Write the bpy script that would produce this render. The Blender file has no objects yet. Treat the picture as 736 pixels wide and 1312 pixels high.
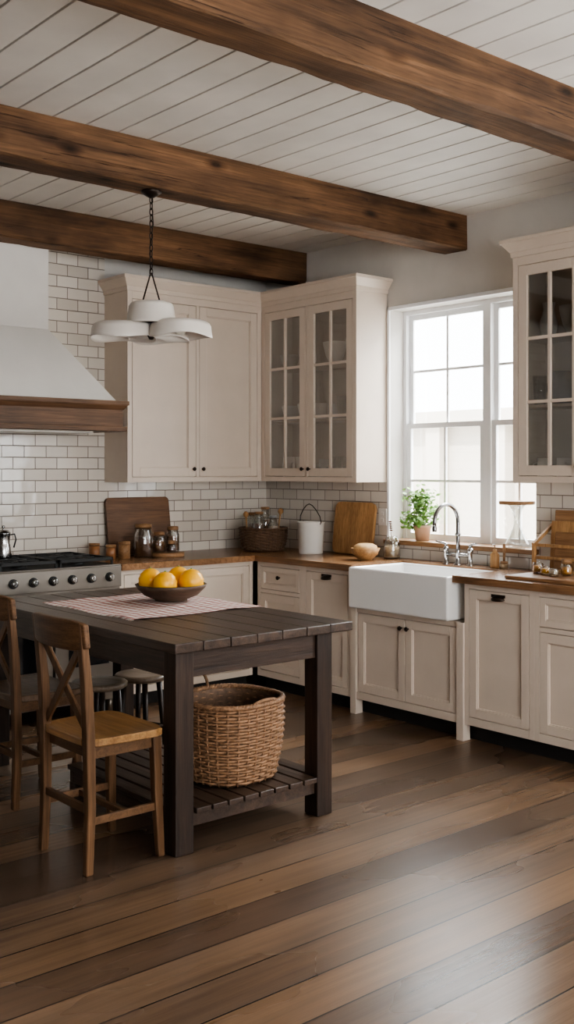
import bpy, bmesh, math, random
from mathutils import Vector, Matrix
random.seed(7)
S=bpy.context.scene; COL=S.collection
pi=math.pi
# ---------------------------------------------------------------- materials
def newmat(name):
    m=bpy.data.materials.new(name); m.use_nodes=True
    nt=m.node_tree; b=nt.nodes['Principled BSDF']; return m,nt,b
def node(nt,t,**k):
    n=nt.nodes.new(t)
    for a,v in k.items():
        if a in n.inputs.keys(): n.inputs[a].default_value=v
        else: setattr(n,a,v)
    return n
def ramp(nt,stops):
    r=nt.nodes.new('ShaderNodeValToRGB'); e=r.color_ramp.elements
    while len(e)<len(stops): e.new(.5)
    for i,(p,c) in enumerate(stops): e[i].position=p; e[i].color=(c[0],c[1],c[2],1)
    return r
def mul(nt,a,b_,f=1.0):
    mx=node(nt,'ShaderNodeMix'); mx.data_type='RGBA'; mx.blend_type='MULTIPLY'; mx.inputs[0].default_value=f
    nt.links.new(a,mx.inputs[6]); nt.links.new(b_,mx.inputs[7]); return mx.outputs[2]
def noise(nt,vec,scale,detail=4,rough=.5,dist=0,sc=None):
    n=node(nt,'ShaderNodeTexNoise'); n.inputs['Scale'].default_value=scale; n.inputs['Detail'].default_value=detail; n.inputs['Roughness'].default_value=rough; n.inputs['Distortion'].default_value=dist
    if sc:
        mp=node(nt,'ShaderNodeMapping'); mp.inputs['Scale'].default_value=sc; nt.links.new(vec,mp.inputs['Vector']); vec=mp.outputs[0]
    nt.links.new(vec,n.inputs['Vector']); return n.outputs['Fac']
def plain(name,c,rough=.5,metal=0,var=.06,scale=6,bump=0,bscale=60,**kw):
    m,nt,b=newmat(name); L=nt.links
    tc=node(nt,'ShaderNodeTexCoord')
    f=noise(nt,tc.outputs['Object'],scale,4)
    r=ramp(nt,[(.3,[x*(1-var) for x in c]),(.7,[min(1,x*(1+var)) for x in c])])
    L.new(f,r.inputs['Fac']); L.new(r.outputs['Color'],b.inputs['Base Color'])
    b.inputs['Roughness'].default_value=rough; b.inputs['Metallic'].default_value=metal
    for k,v in kw.items(): b.inputs[k.replace('_',' ')].default_value=v
    if bump:
        f2=noise(nt,tc.outputs['Object'],bscale,2)
        bp=node(nt,'ShaderNodeBump'); bp.inputs['Strength'].default_value=bump; bp.inputs['Distance'].default_value=.01
        L.new(f2,bp.inputs['Height']); L.new(bp.outputs['Normal'],b.inputs['Normal'])
    return m
def wood(name,c1,c2,axis='x',rough=.5,grain=14,bump=.25,big=1.0,cracks=0,spec=.4,ax=1.6,dist=.5):
    m,nt,b=newmat(name); L=nt.links
    tc=node(nt,'ShaderNodeTexCoord'); O=tc.outputs['Object']
    def sc(a,g): return {'x':(a,g,g),'y':(g,a,g),'z':(g,g,a)}[axis]
    f=noise(nt,O,1.5,10,.62,dist,sc(ax,grain*1.4))
    mid=[(a+d)/2 for a,d in zip(c1,c2)]
    r=ramp(nt,[(.28,c1),(.5,mid),(.72,c2)]); L.new(f,r.inputs['Fac']); col=r.outputs['Color']
    ff=noise(nt,O,1.5,5,.65,.1,sc(ax*2.5,grain*7))
    r2=ramp(nt,[(.30,(.70,.68,.66)),(.60,(1.08,1.08,1.08))]); L.new(ff,r2.inputs['Fac']); col=mul(nt,col,r2.outputs['Color'])
    f3=noise(nt,O,2.2*big,4); r3=ramp(nt,[(.3,(.66,.66,.66)),(.65,(1.15,1.15,1.15))]); L.new(f3,r3.inputs['Fac']); col=mul(nt,col,r3.outputs['Color'])
    h=f
    if cracks:
        fc=noise(nt,O,1.0,6,.5,.35,sc(.4,18))
        rc=ramp(nt,[(.490,(1,1,1)),(.5,(.22,.18,.16)),(.508,(1,1,1))]); L.new(fc,rc.inputs['Fac'])
        fm=noise(nt,O,1.0,3,.5,0,sc(1.0,6)); rm=ramp(nt,[(.45,(0,0,0)),(.55,(1,1,1))]); L.new(fm,rm.inputs['Fac'])
        mx=node(nt,'ShaderNodeMix'); mx.data_type='RGBA'; mx.blend_type='MULTIPLY'; L.new(rm.outputs['Color'],mx.inputs[0]); L.new(col,mx.inputs[6]); L.new(rc.outputs['Color'],mx.inputs[7]); col=mx.outputs[2]
        vo=node(nt,'ShaderNodeTexVoronoi'); vo.inputs['Scale'].default_value=1; mp=node(nt,'ShaderNodeMapping'); mp.inputs['Scale'].default_value=sc(2.6,6.5); L.new(O,mp.inputs['Vector']); L.new(mp.outputs[0],vo.inputs['Vector'])
        rk=ramp(nt,[(.05,(.12,.10,.08)),(.13,(.6,.55,.5)),(.22,(1,1,1))]); L.new(vo.outputs['Distance'],rk.inputs['Fac']); col=mul(nt,col,rk.outputs['Color'],.95)
        fp=noise(nt,O,1,3,.6,.2,sc(1.5,5)); rp=ramp(nt,[(.35,(.55,.53,.52)),(.58,(1.1,1.1,1.08))]); L.new(fp,rp.inputs['Fac']); col=mul(nt,col,rp.outputs['Color'])
        a2=node(nt,'ShaderNodeMath'); a2.operation='MULTIPLY_ADD'; L.new(rc.outputs['Color'],a2.inputs[0]); a2.inputs[1].default_value=.5; L.new(f,a2.inputs[2]); h=a2.outputs[0]
    L.new(col,b.inputs['Base Color']); b.inputs['Roughness'].default_value=rough; b.inputs['Specular IOR Level'].default_value=spec
    a3=node(nt,'ShaderNodeMath'); a3.operation='MULTIPLY_ADD'; L.new(ff,a3.inputs[0]); a3.inputs[1].default_value=.4; L.new(h,a3.inputs[2])
    bp=node(nt,'ShaderNodeBump'); bp.inputs['Strength'].default_value=bump; bp.inputs['Distance'].default_value=.004
    L.new(a3.outputs[0],bp.inputs['Height']); L.new(bp.outputs['Normal'],b.inputs['Normal'])
    return m
def tilemat(name,ax):
    m,nt,b=newmat(name); L=nt.links
    tc=node(nt,'ShaderNodeTexCoord'); sp=node(nt,'ShaderNodeSeparateXYZ'); cb=node(nt,'ShaderNodeCombineXYZ')
    L.new(tc.outputs['Object'],sp.inputs[0]); L.new(sp.outputs[ax],cb.inputs[0]); L.new(sp.outputs[2],cb.inputs[1])
    br=node(nt,'ShaderNodeTexBrick'); br.offset=.5
    br.inputs['Scale'].default_value=1; br.inputs['Brick Width'].default_value=.158; br.inputs['Row Height'].default_value=.0765
    br.inputs['Mortar Size'].default_value=.0031; br.inputs['Mortar Smooth'].default_value=.3
    br.inputs['Color1'].default_value=(.71,.65,.575,1); br.inputs['Color2'].default_value=(.59,.53,.46,1); br.inputs['Mortar'].default_value=(.24,.20,.165,1)
    L.new(cb.outputs[0],br.inputs['Vector']); L.new(br.outputs['Color'],b.inputs['Base Color'])
    rr=ramp(nt,[(0,(.10,)*3),(1,(.8,)*3)]); L.new(br.outputs['Fac'],rr.inputs['Fac']); L.new(rr.outputs['Color'],b.inputs['Roughness'])
    fn=noise(nt,tc.outputs['Object'],9,2)
    ad=node(nt,'ShaderNodeMath'); ad.operation='MULTIPLY_ADD'; L.new(br.outputs['Fac'],ad.inputs[0]); ad.inputs[1].default_value=-1; L.new(fn,ad.inputs[2])
    bp=node(nt,'ShaderNodeBump'); bp.inputs['Strength'].default_value=.8; bp.inputs['Distance'].default_value=.004
    L.new(ad.outputs[0],bp.inputs['Height']); L.new(bp.outputs['Normal'],b.inputs['Normal'])
    return m
def floormat():
    m,nt,b=newmat('floor_planks'); L=nt.links
    tc=node(nt,'ShaderNodeTexCoord'); O=tc.outputs['Object']
    br=node(nt,'ShaderNodeTexBrick'); br.offset=.37; br.offset_frequency=3
    br.inputs['Scale'].default_value=1; br.inputs['Brick Width'].default_value=7.9; br.inputs['Row Height'].default_value=.182
    br.inputs['Mortar Size'].default_value=.0032; br.inputs['Mortar Smooth'].default_value=.1
    br.inputs['Color1'].default_value=(0,0,0,1); br.inputs['Color2'].default_value=(1,1,1,1); br.inputs['Mortar'].default_value=(.5,.5,.5,1)
    L.new(O,br.inputs['Vector'])
    fl=noise(nt,O,1,2,.5,0,(.5,5,1))
    mp_=node(nt,'ShaderNodeMath'); mp_.operation='MULTIPLY_ADD'; L.new(br.outputs['Color'],mp_.inputs[0]); mp_.inputs[1].default_value=.85
    m2=node(nt,'ShaderNodeMath'); m2.operation='MULTIPLY'; L.new(fl,m2.inputs[0]); m2.inputs[1].default_value=.15; L.new(m2.outputs[0],mp_.inputs[2])
    r=ramp(nt,[(.10,(.088,.056,.038)),(.24,(.190,.115,.067)),(.38,(.098,.066,.047)),(.50,(.245,.150,.088)),(.62,(.125,.086,.060)),(.76,(.210,.127,.075)),(.90,(.092,.062,.045))])
    L.new(mp_.outputs[0],r.inputs['Fac'])
    n=noise(nt,O,1.6,6,.52,.15,(.6,20,1))
    gr=ramp(nt,[(.22,(.74,.72,.70)),(.52,(1,1,1)),(.78,(1.22,1.2,1.17))]); L.new(n,gr.inputs['Fac'])
    col=mul(nt,r.outputs['Color'],gr.outputs['Color'])
    n5=noise(nt,O,2,6,.7,.1,(3,110,1)); g5=ramp(nt,[(.35,(.86,.86,.86)),(.6,(1.05,1.05,1.05))]); L.new(n5,g5.inputs['Fac']); col=mul(nt,col,g5.outputs['Color'])
    n4=noise(nt,O,1.0,3,.5,0,(.9,2.0,1))
    g4=ramp(nt,[(.3,(.72,.73,.75)),(.7,(1.18,1.15,1.10))]); L.new(n4,g4.inputs['Fac']); col=mul(nt,col,g4.outputs['Color'])
    mm=node(nt,'ShaderNodeMix'); mm.data_type='RGBA'; L.new(br.outputs['Fac'],mm.inputs[0]); L.new(col,mm.inputs[6]); mm.inputs[7].default_value=(.010,.007,.006,1)
    L.new(mm.outputs[2],b.inputs['Base Color'])
    rr=ramp(nt,[(.3,(.22,)*3),(.7,(.33,)*3)]); L.new(n4,rr.inputs['Fac']); L.new(rr.outputs['Color'],b.inputs['Roughness'])
    b.inputs['Specular IOR Level'].default_value=.65
    ad=node(nt,'ShaderNodeMath'); ad.operation='MULTIPLY_ADD'; L.new(br.outputs['Fac'],ad.inputs[0]); ad.inputs[1].default_value=-3; L.new(n,ad.inputs[2])
    bp=node(nt,'ShaderNodeBump'); bp.inputs['Strength'].default_value=.16; bp.inputs['Distance'].default_value=.003
    L.new(ad.outputs[0],bp.inputs['Height']); L.new(bp.outputs['Normal'],b.inputs['Normal'])
    return m
def glassmat(name,tint=(.9,.95,.95),gl=.09):
    m,nt,b=newmat(name); L=nt.links; nt.nodes.remove(b)
    out=nt.nodes['Material Output']; t=node(nt,'ShaderNodeBsdfTransparent'); t.inputs[0].default_value=(*tint,1)
    g=node(nt,'ShaderNodeBsdfGlossy'); g.inputs['Roughness'].default_value=.03
    tc=node(nt,'ShaderNodeTexCoord'); n=node(nt,'ShaderNodeTexNoise'); n.inputs['Scale'].default_value=3; L.new(tc.outputs['Object'],n.inputs['Vector'])
    bp=node(nt,'ShaderNodeBump'); bp.inputs['Strength'].default_value=.05; bp.inputs['Distance'].default_value=.01
    L.new(n.outputs['Fac'],bp.inputs['Height']); L.new(bp.outputs['Normal'],g.inputs['Normal'])
    lw=node(nt,'ShaderNodeLayerWeight'); lw.inputs['Blend'].default_value=.25
    ma=node(nt,'ShaderNodeMath'); ma.operation='ADD'; ma.use_clamp=True; L.new(lw.outputs['Facing'],ma.inputs[0]); ma.inputs[1].default_value=gl
    mu=node(nt,'ShaderNodeMath'); mu.operation='MULTIPLY'; L.new(ma.outputs[0],mu.inputs[0]); mu.inputs[1].default_value=.6
    mx=node(nt,'ShaderNodeMixShader'); L.new(mu.outputs[0],mx.inputs[0]); L.new(t.outputs[0],mx.inputs[1]); L.new(g.outputs[0],mx.inputs[2])
    L.new(mx.outputs[0],out.inputs['Surface']); return m
def clothmat():
    m,nt,b=newmat('striped_cloth'); L=nt.links
    tc=node(nt,'ShaderNodeTexCoord')
    cols=[]
    for d in ('X','Y'):
        w=node(nt,'ShaderNodeTexWave'); w.wave_type='BANDS'; w.bands_direction=d; w.inputs['Scale'].default_value=6.5
        L.new(tc.outputs['Object'],w.inputs['Vector'])
        r=ramp(nt,[(.60,(0,0,0)),(.78,(1,1,1))]); L.new(w.outputs['Fac'],r.inputs['Fac']); cols.append(r)
    ad=node(nt,'ShaderNodeMath'); ad.operation='ADD'; L.new(cols[0].outputs[0],ad.inputs[0]); L.new(cols[1].outputs[0],ad.inputs[1])
    mu=node(nt,'ShaderNodeMath'); mu.operation='MULTIPLY'; mu.inputs[1].default_value=.5; L.new(ad.outputs[0],mu.inputs[0])
    r=ramp(nt,[(0,(.72,.66,.60)),(.5,(.46,.25,.22)),(1,(.30,.09,.085))]); L.new(mu.outputs[0],r.inputs['Fac'])
    L.new(r.outputs[0],b.inputs['Base Color']); b.inputs['Roughness'].default_value=.95
    return m

CREAM=plain('cream_paint',(.635,.535,.445),.40,var=.03)
WALLP=plain('white_wall_paint',(.62,.585,.54),.75,var=.03,bump=.05)
WALLD=plain('greige_wall_paint',(.12,.10,.085),.8,var=.05,bump=.05)
CEILP=plain('white_ceiling_paint',(.70,.66,.61),.5,var=.08,scale=3)
GAPD=plain('dark_gap',(.03,.024,.02),.9)
WHITE=plain('white_window_paint',(.88,.88,.88),.4,var=.02)
PLAST=plain('hood_plaster',(.70,.67,.63),.7,var=.03,bump=.05)
BEAM=wood('beam_oak',(.065,.034,.018),(.220,.118,.060),'x',.68,10,.9,cracks=1,spec=.25,ax=.8,dist=.15)
HOODW=wood('hood_wood',(.06,.030,.015),(.20,.105,.055),'x',.5,22)
COUNTER=wood('butcher_block',(.16,.078,.036),(.37,.205,.105),'y',.26,22,.15)
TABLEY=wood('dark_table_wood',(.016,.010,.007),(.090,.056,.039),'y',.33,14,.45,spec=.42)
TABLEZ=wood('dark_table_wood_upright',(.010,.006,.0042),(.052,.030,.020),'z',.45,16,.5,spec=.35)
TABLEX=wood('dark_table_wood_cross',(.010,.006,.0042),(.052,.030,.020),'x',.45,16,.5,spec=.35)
CHAIRW=wood('chair_wood',(.065,.032,.015),(.185,.097,.047),'z',.42,20,.3,spec=.3)
CHAIRH=wood('chair_wood_rail',(.065,.032,.015),(.185,.097,.047),'y',.42,20,.3,spec=.3)
SEATW=wood('seat_wood',(.22,.105,.040),(.46,.26,.105),'y',.34,16,.25)
SEATD=wood('seat_wood_dark',(.07,.042,.026),(.19,.12,.075),'y',.35,14,.15)
SEATP=wood('seat_wood_greyed',(.10,.070,.047),(.23,.165,.115),'y',.35,14,.15)
BOARDD=wood('walnut_board',(.085,.038,.018),(.23,.115,.055),'x',.45,16)
BOARDL=wood('maple_board',(.34,.175,.070),(.56,.33,.15),'z',.45,14)
BOARDM=wood('oak_board',(.22,.11,.048),(.42,.24,.12),'y',.45,14)
SINKM=plain('white_fireclay',(.84,.83,.81),.12,var=.01)
CHROME=plain('brushed_nickel',(.50,.50,.50),.20,1)
GUNM=plain('dark_nickel',(.28,.28,.285),.22,1)
STEEL=plain('stainless_steel',(.25,.225,.20),.34,1,var=.10,scale=3)
BRONZE=plain('dark_bronze',(.035,.025,.02),.4,.8)
IRON=plain('cast_iron',(.012,.012,.012),.5,.2)
DGLASS=plain('dark_oven_glass',(.01,.01,.012),.06)
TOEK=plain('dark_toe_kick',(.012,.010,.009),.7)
GLASS=glassmat('clear_pane',(.96,.97,.97))
CGLASS=glassmat('cabinet_pane',(.92,.92,.91),.12)
JARG=glassmat('jar_glass',(.92,.93,.92),.20)
WICK=plain('wicker',(.235,.125,.063),.65,var=.4,scale=45,bump=.3,bscale=150)
WICKD=plain('dark_wicker',(.12,.066,.036),.65,var=.35,scale=45)
ORANGE=plain('orange_peel',(.94,.46,.015),.36,var=.03,scale=9,bump=.12,bscale=120)
AMBER=plain('amber_preserve',(.70,.30,.03),.25)
BOWLW=wood('dark_bowl_wood',(.05,.031,.021),(.12,.075,.05),'x',.5,12)
ENAM=plain('white_enamel',(.78,.76,.72),.25,var=.02)
SHADE=plain('enamel_lamp_shade',(.68,.63,.57),.35,var=.04)
BULB=plain('frosted_bulb',(.8,.78,.7),.3)
LEAF=plain('leaf_green',(.19,.36,.07),.5,var=.45,scale=30)
TERRA=plain('clay_pot',(.52,.34,.23),.8,bump=.1)
COPPER=plain('amber_brown_canister',(.27,.12,.05),.35)
SPICE=plain('brown_contents',(.13,.05,.022),.8,bump=.4)
GRAIN=plain('pale_grain',(.50,.38,.25),.8,bump=.4)
BREAD=plain('bread_crust',(.56,.36,.17),.7,var=.2,scale=12,bump=.3,bscale=30)
CERA=plain('stoneware',(.66,.62,.56),.3)
CERG=plain('grey_stoneware',(.36,.36,.35),.35)
CERD=plain('dark_stoneware',(.03,.024,.022),.3)
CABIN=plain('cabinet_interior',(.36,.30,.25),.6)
PLASTIC=plain('outlet_plastic',(.7,.67,.62),.4)
FACADE=plain('pale_facade',(.52,.47,.41),.9,var=.03)
GRASS=plain('pavement',(.65,.65,.62),.9)
TILEB=tilemat('subway_tile_rear',0); TILER=tilemat('subway_tile_side',1)
FLOORM=floormat(); CLOTH=clothmat()

# ---------------------------------------------------------------- mesh builder
class B:
    def __init__(s): s.v=[];s.f=[];s.sm=[]
    def add(s,vs,fs,sm=False):
        o=len(s.v); s.v+=[Vector(v) for v in vs]; s.f+=[[i+o for i in f] for f in fs]
        s.sm+= sm if isinstance(sm,list) else [sm]*len(fs); return s
    def hexa(s,a,b):
        return s.add(a+b,[(0,1,2,3),(4,5,6,7),(0,1,5,4),(1,2,6,5),(2,3,7,6),(3,0,4,7)])
    def box(s,x0,x1,y0,y1,z0,z1):
        a=[(x0,y0,z0),(x1,y0,z0),(x1,y1,z0),(x0,y1,z0)]; b=[(p[0],p[1],z1) for p in a]; return s.hexa(a,b)
    def frus(s,r0,z0,r1,z1):
        f=lambda r,z:[(r[0],r[2],z),(r[1],r[2],z),(r[1],r[3],z),(r[0],r[3],z)]
        return s.hexa(f(r0,z0),f(r1,z1))
    def loft(s,rings,sm=False,cap=True):
        n=len(rings[0]); vs=[p for r in rings for p in r]; fs=[]; fl=[]
        for i in range(len(rings)-1):
            for j in range(n):
                k=(j+1)%n; fs.append((i*n+j,i*n+k,(i+1)*n+k,(i+1)*n+j)); fl.append(sm)
        if cap: fs+= [tuple(range(n)),tuple(range((len(rings)-1)*n,len(rings)*n))]; fl+=[False,False]
        return s.add(vs,fs,fl)
    def bar(s,p,q,w,h,up=(0,0,1)):
        p=Vector(p);q=Vector(q);d=(q-p).normalized();u=Vector(up)
        r=d.cross(u)
        if r.length<1e-4: r=d.cross(Vector((0,1,0)))
        r.normalize(); u=r.cross(d).normalized(); r=r*w/2;u=u*h/2
        return s.loft([[p-r-u,p+r-u,p+r+u,p-r+u],[q-r-u,q+r-u,q+r+u,q-r+u]])
    def posts(s,pts):
        return s.loft([[(x-a/2,y-b/2,z),(x+a/2,y-b/2,z),(x+a/2,y+b/2,z),(x-a/2,y+b/2,z)] for x,y,z,a,b in pts])
    def tube(s,pts,r,n=8,closed=False,cap=True):
        pts=[Vector(p) for p in pts]; N=len(pts); rs=r if isinstance(r,(list,tuple)) else [r]*N
        T=[]
        for i in range(N):
            a=pts[(i-1)%N] if (closed or i>0) else pts[i]; b=pts[(i+1)%N] if (closed or i<N-1) else pts[i]
            T.append((b-a).normalized())
        t=T[0]; u=t.orthogonal().normalized(); rings=[]
        for i in range(N):
            if i: 
                q=T[i-1].rotation_difference(T[i]); u=(q@u).normalized()
            w=T[i].cross(u)
            rings.append([pts[i]+(u*math.cos(2*pi*j/n)+w*math.sin(2*pi*j/n))*rs[i] for j in range(n)])
        if closed:
            vs=[p for r_ in rings for p in r_]; fs=[]
            for i in range(N):
                i2=(i+1)%N
                for j in range(n):
                    k=(j+1)%n; fs.append((i*n+j,i*n+k,i2*n+k,i2*n+j))
            return s.add(vs,fs,True)
        return s.loft(rings,True,cap)
    def cyl(s,p,q,r,r2=None,n=20): return s.tube([p,q],[r,r if r2 is None else r2],n)
    def lathe(s,prof,c=(0,0,0),n=32,sx=1,sy=1,sm=True):
        vs=[];idx=[]
        for r,z in prof:
            if r<1e-5: idx.append([len(vs)]); vs.append((c[0],c[1],c[2]+z))
            else:
                st=len(vs); idx.append(list(range(st,st+n)))
                vs+=[(c[0]+r*sx*math.cos(2*pi*j/n),c[1]+r*sy*math.sin(2*pi*j/n),c[2]+z) for j in range(n)]
        fs=[]
        for a,b in zip(idx,idx[1:]):
            for j in range(n):
                k=(j+1)%n
                if len(a)==1 and len(b)==1: continue
                if len(a)==1: fs.append((a[0],b[j],b[k]))
                elif len(b)==1: fs.append((a[j],a[k],b[0]))
                else: fs.append((a[j],a[k],b[k],b[j]))
        return s.add(vs,fs,sm)
    def ell(s,c,rx,ry,rz,n=20,m=12):
        return s.lathe([(math.sin(pi*i/m),-rz*math.cos(pi*i/m)) for i in range(m+1)],c,n,rx,ry)
    def xf(s,M): s.v=[M@v for v in s.v]; return s
    def obj(s,name,mat,parent=None,bevel=0,label=None,loc=None,seg=2):
        me=bpy.data.meshes.new(name); me.from_pydata([tuple(v) for v in s.v],[],s.f)
        me.polygons.foreach_set('use_smooth',s.sm)
        bm=bmesh.new(); bm.from_mesh(me); bmesh.ops.recalc_face_normals(bm,faces=bm.faces); bm.to_mesh(me); bm.free()
        me.materials.append(mat); o=bpy.data.objects.new(name,me); COL.objects.link(o)
        if parent: o.parent=parent
        if loc: o.location=loc
        if bevel:
            md=o.modifiers.new('bevel','BEVEL'); md.width=bevel; md.segments=seg; md.limit_method='ANGLE'; md.angle_limit=.7
        if label: o['label']=label
        return o
def thing(name,label,cat,loc=(0,0,0),rz=0,group=None):
    e=bpy.data.objects.new(name,None); COL.objects.link(e); e.location=loc; e.rotation_euler=(0,0,rz); e.empty_display_size=.1
    e['label']=label; e['category']=cat
    if group: e['group']=group
    return e
def single(b,name,mat,label,cat,loc=(0,0,0),rz=0,group=None,bevel=0):
    o=b.obj(name,mat,None,bevel); o.location=loc; o.rotation_euler=(0,0,rz); o['label']=label; o['category']=cat
    if group: o['group']=group
    return o
def struct(b,name,mat,label,cat,bevel=0):
    o=single(b,name,mat,label,cat,bevel=bevel); o['kind']='structure'; return o

XW=5.22; YW=6.38; ZC=3.145; XL=-1.3; YR=-1.8
# ---------------------------------------------------------------- shell
struct(B().box(XL-.2,XW+.2,YR-.2,YW+.2,-.1,0),'floor',FLOORM,'wide brown wood plank floor with worn satin finish','floor')
c=B(); x=XL
while x<XW:
    c.box(x,min(x+.162,XW+.05),YR,YW,ZC,ZC+.018); x+=.172
ce=struct(c,'ceiling',CEILP,'white painted plank ceiling with dark joints','ceiling',.002)
B().box(XL-.2,XW+.2,YR-.2,YW+.2,ZC+.016,ZC+.1).obj('joint_backing',GAPD,ce)
struct(B().box(XL,XW,YW,YW+.2,0,ZC+.02),'wall_back',WALLP,'white painted kitchen wall behind the range','wall')
def holed(y0,y1,holes,x0,x1):
    b=B(); y=y0
    for h0,h1,z0,z1 in sorted(holes):
        b.box(x0,x1,y,h0,0,ZC+.02); b.box(x0,x1,h0,h1,0,z0); b.box(x0,x1,h0,h1,z1,ZC+.02); y=h1
    b.box(x0,x1,y,y1,0,ZC+.02); return b
W1=(3.82,5.04,1.03,2.62); W2=(.5,2.2,.9,2.6)
struct(holed(YR,YW+.2,[W1,W2],XW,XW+.2),'wall_right',WALLP,'white painted wall with the window over the sink','wall')
struct(B().box(XL-.2,XL,YR,YW+.2,0,ZC+.02),'wall_left',WALLD,'plain brown-grey painted wall','wall')
b=B(); b.box(XL,-.6,YR-.2,YR,0,ZC+.02); b.box(3.4,XW,YR-.2,YR,0,ZC+.02); b.box(-.6,3.4,YR-.2,YR,0,.8); b.box(-.6,3.4,YR-.2,YR,2.6,ZC+.02)  # unseen rear wall; its opening is added to admit fill light
struct(b,'wall_front',WALLD,'brown-grey painted wall with a wide opening added for fill light','wall')
struct(B().box(1.0,3.763,YW-.01,YW,.0,ZC).box(3.763,XW-.01,YW-.01,YW,.9,1.5),'trim_1',TILEB,'white subway tile backsplash with grey grout','backsplash')
struct(B().box(XW-.01,XW,5.04,YW-.01,.9,1.5).box(XW-.01,XW,3.82,5.04,.9,1.02).box(XW-.01,XW,2.75,3.82,.9,1.5),'trim_2',TILER,'white subway tile backsplash beside the window','backsplash')
struct(B().box(5.165,5.365,3.80,5.05,1.02,1.05),'trim_3',BOARDM,'brown wooden window sill board','window sill',.004)
struct(B().box(5.205,5.222,5.035,5.055,1.05,2.64).box(5.205,5.222,3.80,5.055,2.615,2.64),'trim_4',WHITE,'thin white casing around the window opening','window casing',.003)
def window(n,y0,y1,z0,z1,units,label):
    f=B(); X0,X1=5.355,5.42; fw=.028
    f.box(X0,X1,y0,y0+fw,z0,z1).box(X0,X1,y1-fw,y1,z0,z1).box(X0,X1,y0+fw,y1-fw,z1-fw,z1).box(X0,X1,y0+fw,y1-fw,z0,z0+fw)
    (a1,b1),(a0,b0)=units
    f.box(X0-.004,X1,b0,a1,z0+fw,z1-fw)
    g=B(); zm=(z0+z1)/2
    for a,b_ in units:
        for (p,q,x0,x1) in ((zm-.015,z1-fw,5.390,5.412),(z0+fw,zm+.018,5.364,5.388)):
            s=.034
            f.box(x0,x1,a,a+s,p,q).box(x0,x1,b_-s,b_,p,q).box(x0,x1,a+s,b_-s,q-s,q).box(x0,x1,a+s,b_-s,p,p+s)
            ym=(a+b_)/2; zz=(p+q)/2
            f.box(x0+.004,x1-.004,ym-.008,ym+.008,p+s,q-s).box(x0+.005,x1-.005,a+s,ym-.008,zz-.008,zz+.008).box(x0+.005,x1-.005,ym+.008,b_-s,zz-.008,zz+.008)
            g.box((x0+x1)/2-.001,(x0+x1)/2+.001,a+s,b_-s,p+s,q-s)
    w=struct(f,'window_%d'%n,WHITE,label,'window')
    g.obj('window_glass',GLASS,w)
window(1,*W1,[(4.335,5.012),(3.848,4.275)],'white double-hung window with divided panes over the sink')
window(2,*W2,[(1.37,2.172),(.528,1.33)],'white double-hung window with divided panes, added out of view for side light')  # out-of-view window, added to bring in light from the right
# outside
o=B().box(11,11.3,-2,14,-1,2.2)
for k in range(6): o.box(10.8,11.0,6.2+1.1*k,6.45+1.1*k,-1,2.2)
o.box(10.7,11.0,-2,14,2.1,2.3)
single(o,'neighbouring_building',FACADE,'pale overexposed building outside the window','building')
single(B().box(5.45,14,-4,16,-1.05,-1),'pavement',GRASS,'pale paved ground outside the window','ground')
# beams
for y0,y1 in ((2.60,2.79),(4.36,4.55),(5.90,6.08)):
    b=B(); n=90; rings=[]; jj=[0]*6
    for i in range(n+1):
        x=XL+(XW-XL)*i/n
        jj=[q*.72+random.uniform(-.0022,.0022) for q in jj]
        zb=2.925; cz=.007+abs(jj[5])*2.6
        rings.append([(x,y0+cz,zb+jj[0]),(x,y1-cz,zb+jj[1]),(x,y1+jj[2],zb+cz),(x,y1,ZC),(x,y0,ZC),(x,y0+jj[3],zb+cz+jj[4])])
    b.loft(rings)
    o=single(b,'ceiling_beam',BEAM,'rough brown oak beam spanning the plank ceiling','beam',group='exposed ceiling beams')
# ---------------------------------------------------------------- cabinets
def shaker(x0,x1,z0,z1,y=0,fr=.055):
    b=B(); t=.022
    b.box(x0,x0+fr,y,y+t,z0,z1).box(x1-fr,x1,y,y+t,z0,z1).box(x0+fr,x1-fr,y,y+t,z1-fr,z1).box(x0+fr,x1-fr,y,y+t,z0,z0+fr)
    q=.006
    for (a,c_,e_,f_) in ((x0+fr,x0+fr+q,z0+fr,z1-fr),(x1-fr-q,x1-fr,z0+fr,z1-fr),(x0+fr+q,x1-fr-q,z1-fr-q,z1-fr),(x0+fr+q,x1-fr-q,z0+fr,z0+fr+q)): b.box(a,c_,y+.006,y+.016,e_,f_)
    b.box(x0+fr-.002,x1-fr+.002,y+.014,y+.018,z0+fr-.002,z1-fr+.002); return b
def knob(x,z,y=0):
    return B().tube([(x,y,z),(x,y-.010,z),(x,y-.014,z),(x,y-.018,z),(x,y-.024,z),(x,y-.028,z)],[.006,.005,.011,.0145,.013,.004],14)
def cup(x,z,y=0):
    rx,ry,rz=.045,.026,.026; m=12;k=6; vs=[];fs=[]
    for i in range(m+1):
        th=pi*i/m
        for j in range(k+1):
            ph=-.2+(pi/2+.2)*j/k; r=math.sin(th)
            vs.append((x+rx*math.cos(th),y-.001-ry*r*math.cos(ph),z+rz*r*math.sin(ph)))
    for i in range(m):
        for j in range(k): a=i*(k+1)+j; fs.append((a,a+1,a+k+2,a+k+1))
    b=B().add(vs,fs,True); b.box(x-.047,x+.047,y-.003,y+.0,z+.014,z+.03); return b
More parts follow.
